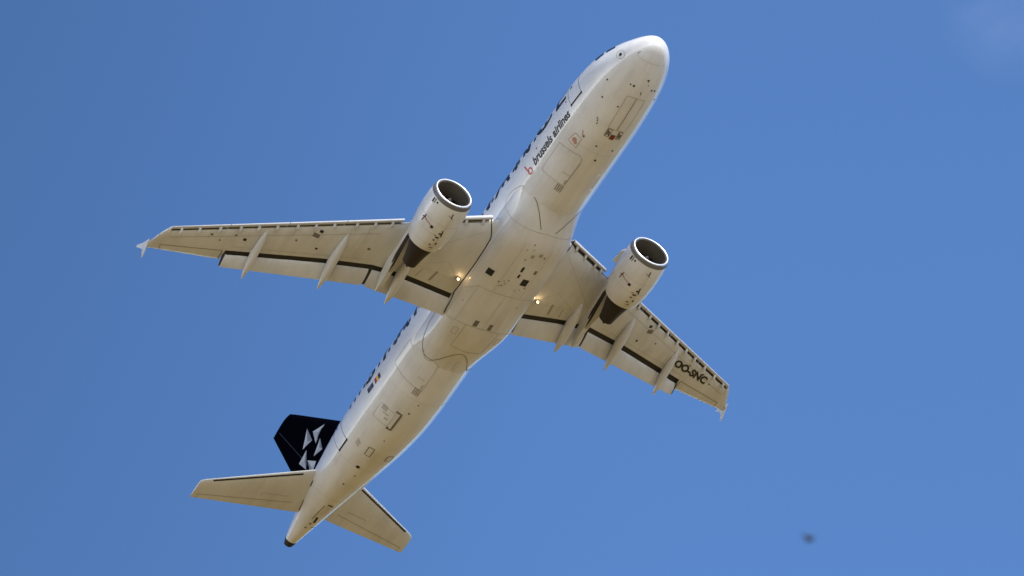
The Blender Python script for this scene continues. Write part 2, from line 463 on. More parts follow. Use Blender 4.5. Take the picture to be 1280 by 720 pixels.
# nose gear doors
m_ = MB()
for p0, p1 in ((.35, 16), (-.35, -16)):
    s0, s1 = 2.82, 4.85
    sc = lambda s: 16.9 - (s - 2.8) * 1.6
    q = [(s0, p0), (s1, p0), (s1, math.copysign(sc(s1), p1)), (s0 + .03, math.copysign(sc(s0), p1))]
    quad_patch(m_, q, 5, 0, .005); ribbon(m_, q + [q[0]], .016, 1, .009)
m_.build('nose_gear_door', [WHITE, GREYL], fus)
m_ = MB()
rect(m_, 4.9, 5.35, 12.5, 5.5, .035, 1); ribbon(m_, [(4.95, 12), (5.3, 6)], .05, 2); ribbon(m_, [(5.0, 9), (5.3, 11)], .06, 1); dot(m_, 5.12, 9, .10, 1)
rect(m_, 4.9, 5.35, -5.5, -12.5, .035, 1); ribbon(m_, [(4.95, -6), (5.3, -11)], .05, 2); dot(m_, 5.15, -9, .11, 1); ribbon(m_, [(5.05, -11), (5.3, -7)], .05, 1)
for j in range(3): quad_patch(m_, [(5.17 + .09 * j, 3), (5.235 + .09 * j, 3), (5.235 + .09 * j, -3), (5.17 + .09 * j, -3)], 2, 0, .012)
quad_patch(m_, [(5.15, 3.6), (5.45, 3.6), (5.45, -3.6), (5.15, -3.6)], 3, 3, .009)
m_.build('gear_door_hardware', [RED, GREYL, DARK, DARK, SOFTL], fus)
# probes, drains, beacons and small openings
for s, p, r in ((2.25, 24.5, .04), (2.25, 17.5, .06), (2.24, -22, .055), (2.26, -30, .055), (2.8, -59, .06), (2.83, -41, .05), (2.8, 60, .05), (3.6, 19.5, .045), (3.66, 47, .05), (1.75, -5, .05), (2.0, -9, .03), (6.1, 12.5, .05), (6.1, -14, .05), (6.9, 1.4, .06), (26.5, 19, .05), (26.5, 26, .05), (29.9, 20, .11), (24.4, 8, .04), (25.1, 12, .05), (30.6, 12, .04), (7.9, 78, .05), (8.6, 88, .05), (5.6, 95, .05), (27.4, 16, .04), (31.5, 18, .05)):
    m_ = MB(); dot(m_, s, p, r, 0); m_.build('static_port', DARK, fus)
for s, p in ((4.75, 31.3), (4.9, 29.5), (4.65, 33.5)):
    m_ = MB(); quad_patch(m_, [(s, p), (s + .12, p), (s + .12, p + 1.5), (s, p + 1.5)], 1, 0); m_.build('placard', GREYL, fus)
m_ = MB(); ribbon(m_, [(1.75, 0), (1.72, -4), (1.85, -6)], .035, 0); m_.build('antenna', GREYL, fus)
m_ = MB(); ribbon(m_, [(2.4, -1), (2.58, -3)], .05, 0); m_.build('antenna', GREYL, fus)
m_ = MB(); c = (1.5, 83); ring_ = []
dot(m_, c[0], c[1], .09, 0, .012)
rr = [(c[0] + .21 * math.cos(a), c[1] + 10.5 * math.sin(a)) for a in [2 * math.pi * k / 20 for k in range(21)]]
ribbon(m_, rr, .025, 1)
m_.build('angle_of_attack_probe', [DARK, SOFTL], fus)
# seams on the skin
m_ = MB()
ribbon(m_, [(.92 + .05 * abs(p / 100) ** 2, p) for p in range(-40, 61, 10)], .010, 0, smooth=True)
m2_ = MB(); ribbon(m2_, [(.70, 58), (.78, 60), (.86, 57)], .03, 0); m2_.build('lightning_strip', GREYL, fus)
m_.build('radome_seam', [SOFTL, GREYL], fus)
for st_ in (6.5, 24.2, 29.95, 33.0):
    m_ = MB(); ribbon(m_, [(st_, p) for p in range(-60, 61, 8)], .008, 0, .006); m_.build('skin_seam', SOFTL, fus)
# wing to body glove and fairing seams
m_ = MB()
for sgn in (1, -1):
    ribbon(m_, [(10.45, sgn * 64), (10.62, sgn * 70), (11.2, sgn * 77.5), (11.8, sgn * 78), (12.05, sgn * 73)], .025, 0, smooth=True)
    ribbon(m_, [(12.05, sgn * 73), (12.02, sgn * 55), (11.97, sgn * 40), (11.93, sgn * 22), (11.86, 0)], .02, 0, smooth=True)
    ribbon(m_, [(10.46, sgn * 43), (10.6, sgn * 35), (11.0, sgn * 24), (11.72, sgn * 10.5)], .04, 1, smooth=True)
    ribbon(m_, [(19.15, sgn * 62), (20.0, sgn * 62), (20.9, sgn * 57), (21.5, sgn * 47), (21.62, sgn * 36), (21.5, sgn * 27), (20.9, sgn * 15.5), (20.55, sgn * 7), (20.42, 0)], .034, 1, smooth=True)
    ribbon(m_, [(21.35, sgn * 48), (21.72, sgn * 41), (21.72, sgn * 32), (21.5, sgn * 27)], .03, 0, smooth=True)
    ribbon(m_, [(16.7, sgn * 47), (16.05, sgn * 35), (16.05, 0)], .018, 0)
    ribbon(m_, [(16.05, sgn * 35), (18.45, sgn * 35)], .014, 0); ribbon(m_, [(18.5, sgn * 50), (18.6, sgn * 43), (18.45, sgn * 33), (18.45, 0)], .022, 0)
    ribbon(m_, [(12.6, sgn * 18), (16.0, sgn * 18)], .012, 0); ribbon(m_, [(12.0, sgn * 50), (14.8, sgn * 50), (18.5, sgn * 48)], .014, 0)
    ribbon(m_, [(18.45, sgn * 22), (20.1, sgn * 22), (20.2, 0)], .022, 0)
    rect(m_, 18.85, 19.3, sgn * 26, sgn * 32, .025, 0)
ribbon(m_, [(16.05, 0), (18.45, 0)], .014, 0)
m_.build('fairing_seam', [SOFTL, GREYL], belly)
def outlet(name, s, p, a, d, m):
    m_ = MB(); quad_patch(m_, [(s - a, p - d), (s + a, p - d), (s + a, p + d), (s - a, p + d)], 2, 0, .01); m_.build(name, m, belly)
for s, p, a, d in ((15.05, 33.5, .19, 4.0), (14.97, -10.5, .21, 4.2), (14.22, 2.2, .17, 1.5), (14.67, 1.3, .11, 1.4)): outlet('air_outlet', s, p, a, d, DARK)
for s, p, a, d in ((18.19, 12.2, .19, 2.8), (18.2, -7.2, .19, 2.3), (14.2, -15, .12, 1.5)): outlet('air_outlet', s, p, a, d, GREYL)
for s, p, a, d in ((13.3, 1.0, .10, 2), (13.1, -8, .1, 2)): outlet('placard', s, p, a, d, SOFTL)
for s, p in ((15.35, 11.5), (15.48, -10.3), (15.33, 19.3), (15.2, 14), (15.5, 13.5), (15.1, 9), (15.55, 16), (15.3, -15), (15.6, -5), (13.6, 7), (13.0, 12), (12.9, 4), (12.6, 7), (13.2, -14), (17.3, 40), (16.6, -22)):
    m_ = MB(); dot(m_, s, p, random.uniform(.03, .055), 0, .01); m_.build('drain_hole', GREYL, belly)
m_ = MB()
for k in range(6): quad_patch(m_, [(21.0 + .1 * k, -2.5), (21.1 + .1 * k, -2.5), (21.1 + .1 * k, -6), (21.0 + .1 * k, -6)], 1, 0, .02)
m_.build('drain_mast', FAIR, fus)
# two overboard square doors at the rear, small vent, auxiliary power unit doors, tail exhaust
for q in ([(28.26, 28), (28.22, 18.6), (28.88, 16.8), (28.83, 27)], [(28.41, -9.8), (28.38, -20.6), (28.83, -23), (28.82, -11)]):
    m_ = MB(); quad_patch(m_, q, 3, 0, .005); ribbon(m_, q + [q[0]], .045, 1); m_.build('service_panel', [BELLY, GREYL], fus)
m_ = MB()
for j in range(3): ribbon(m_, [(28.25 + .13 * j, 51), (28.42 + .13 * j, 43)], .05, 0)
m_.build('vent_grille', SOFTL, fus)
m_ = MB()
ribbon(m_, [(33.45, 8), (33.5, -9)], .09, 1, .012); quad_patch(m_, [(33.6, 6), (33.6, -10), (34.4, -12), (34.4, 6)], 3, 0, .006)
m_.build('intake_door', [FAIR, DARK, GREYL, WHITE], fus)
for pts_, w_ in (([(33.6, 14), (34.9, 16)], .03), ([(34.65, 4), (35.15, -2)], .12), ([(35.6, -10), (35.6, -40)], .03)):
    m_ = MB(); ribbon(m_, pts_, w_, 0, .012); m_.build('drain_slot', DARK, fus)
for st_, p_ in ((35.3, 8), (35.7, 12)):
    m_ = MB(); dot(m_, st_, p_, .065); m_.build('drain_hole', GREYL, fus)
m_ = MB()
lp = []
for st_, k in ((37.2, 1.012), (37.42, .97), (37.6, .86), (37.6, .70), (37.3, .66)):
    w, c, h = section(min(st_, 37.57))
    lp.append([V(st_, w * k * math.sin(a), c + .0 - h * k * math.cos(a)) for a in [2 * math.pi * i / 32 for i in range(32)]])
m_.loft(lp, cap=(False, True)); m_.build('tail_exhaust', DARK, fus)

# titles and flags, both sides
def fus_text(mb, body, size, st_left, ph_base, sgn, mi=0, tall=1.0, **kw):
    """starboard reads tail to nose, port reads nose to tail"""
    def fn(x, y):
        st_ = st_left - x if sgn > 0 else st_left + x
        return Sn(st_, sgn * (ph_base + math.degrees(y * tall / 2.0)), .010)[0]
    return lay_text(mb, body, size, fn, mi, **kw)
BIG = 'STAR ALLIANCE'
sz = 2.30
x0, x1 = text_width(BIG, sz, spacing=1.0)
x0, x2 = text_width(BIG, sz, spacing=1.2)
need = 26.1 - 5.66
sp = 1.0 + .2 * (need - (x1 - x0)) / (x2 - x1)
def lay_words(body, size, ph0, tall, starts, cell, **k):
    """two words on each side of the body, every word a mesh of its own"""
    gap = text_width(body.split(' ')[0] + ' ', size, **k)[1] + .08 * size
    vs_, fs_ = text_polys(body, size, cell=cell, **k)
    for sgn, s0 in starts:
        for word in (0, 1):
            m_ = MB()
            for x, y, _z in vs_: m_.vert(Sn(s0 - x if sgn > 0 else s0 + x, sgn * (ph0 + math.degrees(y * tall / 2.0)), .010)[0])
            for f in fs_:
                if (sum(vs_[i][0] for i in f) / len(f) > gap) == bool(word): m_.face(f)
            used = sorted({i for f in m_.f for i in f}); ix = {v: k_ for k_, v in enumerate(used)}
            m_.v = [m_.v[i] for i in used]; m_.f = [tuple(ix[i] for i in f) for f in m_.f]
            m_.build('lettering', BLACK, fus, smooth=False)
lay_words(BIG, sz, 102.0, 1.0, ((1, 26.1), (-1, 5.66)), .22, spacing=sp, weight=.018)
TT_ = 'brussels airlines'
kw = dict(shear=.22, weight=.015)
a0, a1 = text_width(TT_, .56, **kw)
s_t = .56 * (9.2 - 5.68) / (a1 - a0)
lay_words(TT_, s_t, 69.4, 1.18, ((1, 9.2), (-1, 5.7)), .25, **kw)
for sgn, cs in ((1, 9.64), (-1, 10.0)):
    m_ = MB()            # small emblem of red dots in the outline of a letter b
    P_ = []
    for k in range(6): P_.append((-.18 + .02 * k, .42 - .085 * k))
    for k in range(9):
        a = 2 * math.pi * k / 9 + .6; P_.append((.03 + .15 * math.cos(a), -.05 + .15 * math.sin(a)))
    for x, y in P_:
        c0 = (cs - sgn * x * 1.0, sgn * (73.0 + math.degrees(y / 2.0)))
        dot(m_, c0[0], c0[1], .046, 0)
    m_.build('emblem', BRIGHTRED, fus)
# flags
for sgn in (1, -1):
    m_ = MB(); p0, p1 = 83.2, 92.0
    for j, mi in ((0, 2), (1, 1), (2, 0)):
        s0 = 24.62 + .19 * j if sgn > 0 else 25.0 - .19 * j
        quad_patch(m_, [(s0, sgn * p0), (s0 + .19, sgn * p0), (s0 + .19, sgn * p1), (s0, sgn * p1)], 2, {2: 0, 1: 1, 0: 2}[mi], .01)
    # nose end black on port and tail end... hoist toward the nose on both sides
    m_.build('flag', [BLACK, YELL, RED], fus)
    m_ = MB(); quad_patch(m_, [(25.36, sgn * p0), (25.93, sgn * p0), (25.93, sgn * p1), (25.36, sgn * p1)], 2, 0, .01)
    for k in range(12):
        a = 2 * math.pi * k / 12; dot(m_, 25.645 + .10 * math.cos(a), sgn * (87.6 + 3.0 * math.sin(a)), .014, 1, .012)
    m_.build('flag', [BLUE, YELL], fus)

# ------------------------------------------------------------------ wings
x_le = lambda y: 12.87 + .5123 * (y - 2.35)               # fixed leading edge, behind the slat
z_le = lambda y: -1.00 + (y - 2.35) * (1.66 / 14.25)
x_te0 = lin([(1.5, 18.05), (6.4, 18.35), (13.5, 20.73), (17.12, 21.56)])   # trailing edge without flaps
x_cut = lin([(1.5, 17.57), (4.7, 17.55), (6.4, 17.74), (8.9, 18.46), (13.42, 20.03)])   # lower skin ends here, ahead of the flap
x_fte = lin([(1.5, 18.78), (6.36, 18.96), (13.42, 20.97)])
tc_ = lin([(1.5, .145), (6.4, .118), (17.2, .105)])
inc = lin([(1.5, R(4.0)), (6.4, R(2.0)), (17.2, R(0.0))])
def yt(f): return 5 * (.2969 * math.sqrt(max(f, 0)) - .126 * f - .3516 * f * f + .2843 * f ** 3 - .1036 * f ** 4)
def wing_z(y, st, up, xl=None):
    xl = x_le(y) if xl is None else xl
    c = max(x_te0(y) - xl, .3); f = min(max((st - xl) / c, 0), 1)
    mid = z_le(y) - math.tan(inc(y)) * (st - xl)
    t = yt(f) * tc_(y) * c
    return mid + (1.1 * t if up else -.9 * t)
def tip_le(y):
    if y <= 16.43: return x_le(y)
    b0 = x_le(16.44) - .27
    return b0 + float(np.interp(y, [16.44, 16.6, 16.75, 16.85, 16.95, 17.02, 17.08, 17.12], [0, .26, .56, .80, 1.06, 1.26, 1.42, 1.50]))
FR = [0, .004, .015, .035, .07, .12, .19, .28, .38, .5, .62, .74, .86, .94]
def wing_section(s, y):
    """closed loop of the fixed wing"""
    xl = tip_le(y); xe = x_te0(y); lp = []
    full = y > 13.42
    end_low = xe if full else x_cut(y)
    for f in reversed(FR + [1.0]):
        st_ = xl + (end_low - xl) * f; lp.append(V(st_, s * y, wing_z(y, st_, False, xl)))
    end_up = xe if full else x_cut(y) + .42
    for f in FR[1:] + [1.0]:
        st_ = xl + (end_up - xl) * f; lp.append(V(st_, s * y, wing_z(y, st_, True, xl) + (.004 if f == 1 else 0)))
    n_up = len(lp)
    if full:
        for k in range(4): lp.append(V(xe, s * y, wing_z(y, xe, True, xl) - .002 * k + .002))
    else:                                                    # cove behind the rear spar: roof, then rear spar web
        zr = wing_z(y, end_up, True); lp.append(V(end_up, s * y, zr - .02))
        z1 = wing_z(y, end_low + .03, True) - .05; lp.append(V(end_low + .03, s * y, z1))
        lp.append(V(end_low + .012, s * y, (z1 + wing_z(y, end_low, False)) / 2)); lp.append(V(end_low + .006, s * y, wing_z(y, end_low, False) + .012))
    return lp
wings = {}
for s in (1, -1):
    m_ = MB()
    NL = len(FR) + 1; n_up = 2 * NL - 1
    ys = [1.3, 1.7, 2.1, 2.6, 3.2, 3.9, 4.7, 5.5, 6.4, 7.4, 8.9, 10.4, 12, 13.42]
    def mf(a, k): return 1 if (k >= n_up - 1 and k < n_up + 3) or k == len(m_wrap) - 1 else 0
    l1 = [wing_section(s, y) for y in ys]; m_wrap = l1[0]
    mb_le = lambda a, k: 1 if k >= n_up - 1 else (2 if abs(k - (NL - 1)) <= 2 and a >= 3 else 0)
    m_.loft(l1, mfun=mb_le, cap=(False, True))
    ys2 = [13.425, 14.5, 15.5, 16.42, 16.44, 16.6, 16.75, 16.85, 16.95, 17.02, 17.08, 17.12]
    m_.loft([wing_section(s, y) for y in ys2], mfun=lambda a, k: (2 if a < 3 else 3) if abs(k - (NL - 1)) <= 2 else 0, cap=(True, True))
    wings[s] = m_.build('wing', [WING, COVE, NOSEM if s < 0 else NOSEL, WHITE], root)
def low(s, y, st_, d=.008):
    return V(st_, s * y, wing_z(y, st_, False) - d)
def wquad(mb, s, pts, mi=0, d=.009):
    mb.poly([low(s, y, st_, d) for st_, y in pts], mi)
def wline(mb, s, a, b, w, mi=0, d=.009, n=8):
    dx, dy = b[0] - a[0], b[1] - a[1]; L = math.hypot(dx, dy); nx, ny = -dy / L * w / 2, dx / L * w / 2
    for k in range(n):
        u0, u1 = k / n, (k + 1) / n
        p = [(a[0] + dx * u0 + nx, a[1] + dy * u0 + ny), (a[0] + dx * u1 + nx, a[1] + dy * u1 + ny), (a[0] + dx * u1 - nx, a[1] + dy * u1 - ny), (a[0] + dx * u0 - nx, a[1] + dy * u0 - ny)]
        wquad(mb, s, p, mi, d)
def flap_loop(s, y, x0, x1, z0, z1, th, sk=0):
    lp = []; c = x1 - x0
    fr = [1, .9, .75, .6, .45, .3, .18, .09, .03, 0]
    for f in fr: lp.append(V(x0 + c * f + sk, s * y, z0 + (z1 - z0) * f - .75 * yt(f) * th))
    for f in reversed(fr[:-1]): lp.append(V(x0 + c * f + sk, s * y, z0 + (z1 - z0) * f + 1.25 * yt(f) * th + (.006 if f == 1 else 0)))
    return lp
SLATS = [(2.42, 5.15), (6.30, 8.78), (8.81, 11.30), (11.33, 13.88), (13.91, 16.42)]
FLAPS = [(1.95, 6.31), (6.45, 13.34)]
for s in (1, -1):
    w = wings[s]
    # slats: hollow nose shells run out ahead of and below the fixed nose
    for a, b in SLATS:
        m_ = MB(); loops = []
        for k in range(9):
            y = a + (b - a) * k / 8; c = x_te0(y) - x_le(y); hh = .040 * c + .035
            xo = x_le(y) - (.30 if y > 5.5 else .32); zo = z_le(y) - .03
            outer = [(.36, -.30), (.22, -.42), (.11, -.40), (.03, -.25), (0, 0), (.04, .30), (.14, .62), (.34, .92), (.62, 1.10), (.95, 1.18)]
            inner = [(.92, 1.10), (.60, .98), (.40, .72), (.30, .40), (.28, .05), (.33, -.18)]
            L = .52 if y < 5.5 else .50
            loops.append([V(xo + p * L, s * y, zo + q * hh) for p, q in outer + inner])
        m_.loft(loops, cap=(True, True), mfun=lambda a_, k: 1 if k >= 9 else 0)
        m_.build('slat', [SLATM, DALU], w)
    for y in (2.75, 3.5, 4.35, 4.85, 6.75, 7.5, 8.3, 9.3, 10.1, 10.9, 11.8, 12.6, 13.4, 14.3, 15.2, 16.0):
        m_ = MB(); x0 = x_le(y) - .16; z0 = z_le(y) - .10
        lo = [(x0 - .02, -.03), (x0 + .14, -.105), (x0 + .27, -.11), (x0 + .27, -.02), (x0, .06)]
        m_.loft([[V(p, s * (y + d), z0 + q) for p, q in lo] for d in (-.05, .05)], cap=(True, True))
        m_.build('slat_track', WING, w, smooth=False)
    for i, (a, b) in enumerate(FLAPS):
        m_ = MB(); loops = []
        for k in range(13):
            y = a + (b - a) * k / 12
            x0 = x_cut(y) + .33; x1 = x_fte(y); zl = wing_z(y, x_cut(y), False)
            loops.append(flap_loop(s, y, x0, x1, zl + .04, zl - .22 - (.05 if i == 0 else 0), .17 * (1.15 if i == 0 else 1)))
        m_.loft(loops, cap=(True, True)); m_.build('flap', WING, w)
    for a, b in ((6.312, 6.448), (13.342, 13.41)):
        m_ = MB(); loops = []
        for y in (a, b):
            x0 = x_cut(y) + .10; x1 = x_fte(y) - .06; zl = wing_z(y, x_cut(y), False)
            loops.append(flap_loop(s, y, x0, x1, zl + .07, zl - .19, .13))
        m_.loft(loops, cap=(True, True)); m_.build('flap_seal', COVE, w)
    # aileron hinge line and outline
    m_ = MB(); m2 = m_
    wline(m_, s, (20.10, 13.55), (21.07, 16.48), .035, 0); wline(m_, s, (21.07, 16.48), (21.40, 16.42), .03, 0, n=3); wline(m_, s, (20.10, 13.55), (20.72, 13.50), .05, 0, n=4)
    m_.build('aileron_seam', PLAC, w)
    # under-wing panels, access covers, static marks
    m_ = MB()
    for st_, y, a, b, mi in ((17.26, 9.84, .12, .17, 1), (16.95, 9.70, .08, .09, 2), (18.0, 9.45, .06, .06, 2), (19.4, 14.5, .05, .05, 2), (19.0, 12.9, .08, .08, 2), (18.95, 13.4, .05, .05, 1), (16.9, 7.1, .07, .07, 1), (17.95, 10.6, .05, .05, 1), (19.55, 14.0, .04, .04, 1)):
        wquad(m_, s, [(st_ - a, y - b), (st_ + a, y - b), (st_ + a, y + b), (st_ - a, y + b)], mi)
    wline(m_, s, (16.75, 2.6), (16.72, 4.6), .010, 0); wline(m_, s, (16.80, 4.12), (17.42, 4.24), .04, 0, n=4); wline(m_, s, (16.63, 3.40), (17.34, 3.50), .12, 0, n=4)
    wline(m_, s, (16.6, 2.35), (15.8, 3.2), .012, 0, n=4); wline(m_, s, (15.8, 3.2), (16.72, 4.6), .010, 0, n=4)
    wline(m_, s, (13.5, 2.5), (17.2, 6.2), .012, 0); wline(m_, s, (14.9, 5.0), (14.4, 5.6), .012, 0)
    wline(m_, s, (x_le(7) + .55, 7), (x_le(16.3) + .42, 16.3), .016, 0, n=20)
    wline(m_, s, (x_cut(7) - .32, 7), (x_cut(13.3) - .30, 13.3), .014, 0, n=20)
    for y in (7.6, 10.9, 14.6): wline(m_, s, (x_le(y) + .1, y), (x_le(y) + .55, y), .014, 0, n=3)
    m_.build('access_panel', [SOFTL, GREYL, DARK], w)
    # shadowless dark gap between wing root and body
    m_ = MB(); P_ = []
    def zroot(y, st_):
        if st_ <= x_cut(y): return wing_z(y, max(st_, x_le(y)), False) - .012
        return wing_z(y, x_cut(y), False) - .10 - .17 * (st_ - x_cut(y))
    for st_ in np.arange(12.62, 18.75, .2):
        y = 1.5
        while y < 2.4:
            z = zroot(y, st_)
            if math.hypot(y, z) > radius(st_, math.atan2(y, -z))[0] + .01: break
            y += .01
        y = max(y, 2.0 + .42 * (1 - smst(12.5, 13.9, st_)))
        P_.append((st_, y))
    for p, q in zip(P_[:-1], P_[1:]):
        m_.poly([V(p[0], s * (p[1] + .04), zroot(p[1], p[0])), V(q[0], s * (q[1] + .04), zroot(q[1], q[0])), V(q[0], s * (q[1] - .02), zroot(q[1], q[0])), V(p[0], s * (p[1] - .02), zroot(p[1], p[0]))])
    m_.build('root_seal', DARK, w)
    # canoe shaped flap track fairings
    for y0, sa, sb, zb, wd, dp in ((12.15, 17.95, 20.98, -.44, .19, .30), (8.45, 16.45, 19.95, -.93, .22, .36), (5.0, 16.15, 19.34, -1.42, .24, .40)):
        m_ = MB(); loops = []
        za = wing_z(y0, sa, False); N_ = 22
        for k in range(N_ + 1):
            f = k / N_; st_ = sa + (sb - sa) * f
            prof = max((1 - (2 * abs(f - .5)) ** 2.2), 0) ** .8
            xc = x_cut(y0)
            top = wing_z(y0, min(st_, xc), False) + .05 if st_ < xc else (wing_z(y0, xc, False) + .05) * (1 - (st_ - xc) / (sb - xc)) + (zb + .02) * (st_ - xc) / (sb - xc)
            bot = (za - .01) * (1 - f) + zb * f - dp * prof * .62
            if f < .06: bot = top - .06
            hw = wd * max(prof, .03); cz = (top + bot) / 2; hz = max((top - bot) / 2, .02)
            loops.append([V(st_, s * (y0 + hw * math.copysign(abs(math.sin(a)) ** .85, math.sin(a))), cz - hz * math.copysign(abs(math.cos(a)) ** .85, math.cos(a))) for a in [2 * math.pi * i / 24 for i in range(24)]])
        m_.loft(loops, cap=(True, True)); m_.build('flap_track_fairing', FAIR, w)
    # wing tip fence: arrow-shaped plate above and below the tip
    m_ = MB(); zt = wing_z(17.0, 21.0, False) + .05
    out = [(21.0, 0.0), (21.5, .22), (21.96, .54), (22.10, .54), (21.92, .28), (21.74, .02), (21.84, -.20), (21.95, -.36), (21.77, -.33), (21.3, -.12)]
    cant = .10
    A_ = [V(st_, s * (17.10 + .05 + cant * abs(z) * (1 if z > 0 else .2)), zt + z) for st_, z in out]; B_ = [V(st_, s * (17.10 - .0 + cant * abs(z) * (1 if z > 0 else .2)), zt + z) for st_, z in out]
    m_.loft([A_, B_], cap=(True, True)); m_.build('wingtip_fence', WHITE, w, smooth=False)
    m_ = MB(); m_.loft([[V(tip_le(yy) - .01 + dx * .6, s * yy, z_le(yy) + zz * .6) for dx, zz in ((0, .0), (.12, .05), (.3, .03), (.3, -.05), (.12, -.06))] for yy in (16.56, 16.82)], cap=(True, True))
    m_.build('navigation_light', GLASS, w)
    # landing light under the root: housing, lit lens
    zc = wing_z(2.3, 16.42, False)
    m_ = MB(); lp = []
    ax = Vector((0.78, 0, -0.62)).normalized()                # forward and down, local
    u_ = Vector((0, 1, 0)); v_ = ax.cross(u_)
    c0 = V(16.52, s * 2.34, zc - .10)
    for d_, r_ in ((-.12, .05), (-.06, .10), (.03, .125), (.05, .125), (.05, .105), (.03, .10)):
        lp.append([c0 + ax * d_ + u_ * r_ * math.cos(a) + v_ * r_ * math.sin(a) for a in [2 * math.pi * k / 16 for k in range(16)]])
    m_.loft(lp, cap=(True, False)); ll = m_.build('landing_light', DALU, root)
    m_ = MB(); lp = []
    for d_, r_ in ((.028, .062), (.042, .052), (.052, .034), (.056, .012)):
        lp.append([c0 + ax * d_ + u_ * r_ * math.cos(a) + v_ * r_ * math.sin(a) for a in [2 * math.pi * k / 16 for k in range(16)]])
    m_.loft(lp, cap=(True, True)); m_.build('lens', LENS, ll)
    pd = bpy.data.lights.new('landing_lamp', 'POINT'); pd.energy = 1.5; pd.color = (1.0, .66, .32); pd.shadow_soft_size = .06
    po = bpy.data.objects.new('landing_lamp', pd); COL.objects.link(po); po.parent = ll; po.location = c0 + ax * .18

# registration under the port wing
m_ = MB()
o0 = np.array([19.14, 12.44]); vx = np.array([.88, 2.50]); vy = np.array([-.48, .012]); o1 = o0 + vx
kw = dict(weight=.044)
vs_, _ = text_polys('OO-SNC', 1.0, **kw)
ax0, ax1 = min(v[0] for v in vs_), max(v[0] for v in vs_); ay0, ay1 = min(v[1] for v in vs_), max(v[1] for v in vs_)
def regf(x, y):
    p = o0 + vx * (x - ax0) / (ax1 - ax0) + vy * (y - ay0) / (ay1 - ay0)
    return low(-1, p[1], p[0], .012)
lay_text(m_, 'OO-SNC', 1.0, regf, 0, cell=.3, **kw)
m_.build('lettering', BLACK, wings[-1], smooth=False)
m_ = MB(); q = o1 + vx * .11 + vy * .4
wquad(m_, -1, [(q[0] + .045 * math.cos(a), q[1] + .045 * math.sin(a)) for a in [2 * math.pi * k / 10 for k in range(10)]], 0, .012); m_.build('fuel_drain', DARK, wings[-1])

# ------------------------------------------------------------------ tailplanes
def tail_loop(s, y):
    f = (y - .3) / (6.28 - .3)
    xl = 31.78 + (35.27 - 31.78) * f; xe = 35.20 + (36.56 - 35.20) * f
    if y > 6.1: xl += .10 * ((y - 6.1) / .22) ** 2
    z = .78 + .099 * (y - .3) ; c = xe - xl; lp = []
    fr = [1, .9, .75, .6, .45, .3, .18, .09, .03, .008, 0]
    for q in fr: lp.append(V(xl + c * q, s * y, z - yt(q) * .10 * c))
    for q in reversed(fr[:-1]): lp.append(V(xl + c * q, s * y, z + yt(q) * .10 * c + (.004 if q == 1 else 0)))
    return lp
def tz(y, st_):
    f = (y - .3) / 5.98; xl = 31.78 + 3.49 * f; c = 35.20 + 1.36 * f - xl
    return .78 + .099 * (y - .3) - yt(min(max((st_ - xl) / c, 0), 1)) * .10 * c
for s in (1, -1):
    m_ = MB(); ys = [.3, .8, 1.4, 2.2, 3.2, 4.2, 5.2, 5.9, 6.1, 6.2, 6.28, 6.32]
    m_.loft([tail_loop(s, y) for y in ys], cap=(True, True), mfun=lambda a, k: 1 if abs(k - 10) <= 2 else 0)
    t = m_.build('tailplane', [TAILP, WHITE], root)
    def tl(mb, a, b, w, mi=0, n=10):
        dx, dy = b[0] - a[0], b[1] - a[1]; L = math.hypot(dx, dy); nx, ny = -dy / L * w / 2, dx / L * w / 2
        for k in range(n):
            P_ = [(a[0] + dx * u + sg * nx, a[1] + dy * u + sg * ny) for u, sg in ((k / n, 1), ((k + 1) / n, 1), ((k + 1) / n, -1), (k / n, -1))]
            mb.poly([V(st_, s * y, tz(y, st_) - .008) for st_, y in P_], mi)
    m_ = MB(); le = lambda y: 31.78 + 3.49 * (y - .3) / 5.98
    tl(m_, (le(1.75) + .16, 1.75), (le(5.75) + .10, 5.75), .09, 0, 16); m_.build('leading_edge_shade', DARK, t)  # dark strip paints the shadow under the leading edge
    m_ = MB(); tl(m_, (34.75, 1.35), (36.20, 6.05), .030, 0, 14); tl(m_, (34.45, 1.8), (34.75, 3.1), .02, 1, 4); tl(m_, (34.75, 3.1), (34.95, 3.02), .02, 1, 2)
    tl(m_, (36.20, 6.05), (36.5, 6.0), .02, 1, 2); m_.build('elevator_seam', [SOFTL, SOFTL], t)
    m_ = MB()
    for st_ in np.arange(32.6, 35.2, .2):
        if 33.2 < st_ < 34.1: continue
        w_, c_, h_ = section(st_); y = w_ + .03
    ribbon(m_, [(32.9, s * 86), (33.3, s * 84)], .07, 0, .015); ribbon(m_, [(34.3, s * 82), (35.1, s * 80)], .07, 0, .015)
    m_.build('tailplane_seal', DARK, t)

# ------------------------------------------------------------------ tail fin
fz = lambda z: 34.53 - (7.70 - z) * (3.50 / 4.05)           # leading edge station at height z
ftz = lambda z: 36.54 - (7.90 - z) * .213
m_ = MB(); loops = []
for z, dx in ((1.2, 0), (2.0, 0), (3, 0), (4.2, 0), (5.4, 0), (6.6, 0), (7.4, 0), (7.65, .02), (7.82, .12), (7.88, .3)):
    xl, xe = fz(min(z, 7.7)) + dx, ftz(z); c = xe - xl; lp = []
    fr = [1, .9, .75, .6, .45, .3, .18, .09, .03, .008, 0]
    for q in fr: lp.append(V(xl + c * q, yt(q) * .10 * c, z))
    for q in reversed(fr[:-1]): lp.append(V(xl + c * q, -yt(q) * .10 * c - (.003 if q == 1 else 0), z))
    loops.append(lp)
m_.loft(loops, cap=(True, True)); fin = m_.build('tail_fin', NAVY, root)
def fin_p(st_, z, s, d=.008):
    xl, xe = fz(z), ftz(z); c = xe - xl; q = min(max((st_ - xl) / c, 0), 1)
    return V(st_, s * (yt(q) * .10 * c + d), z)
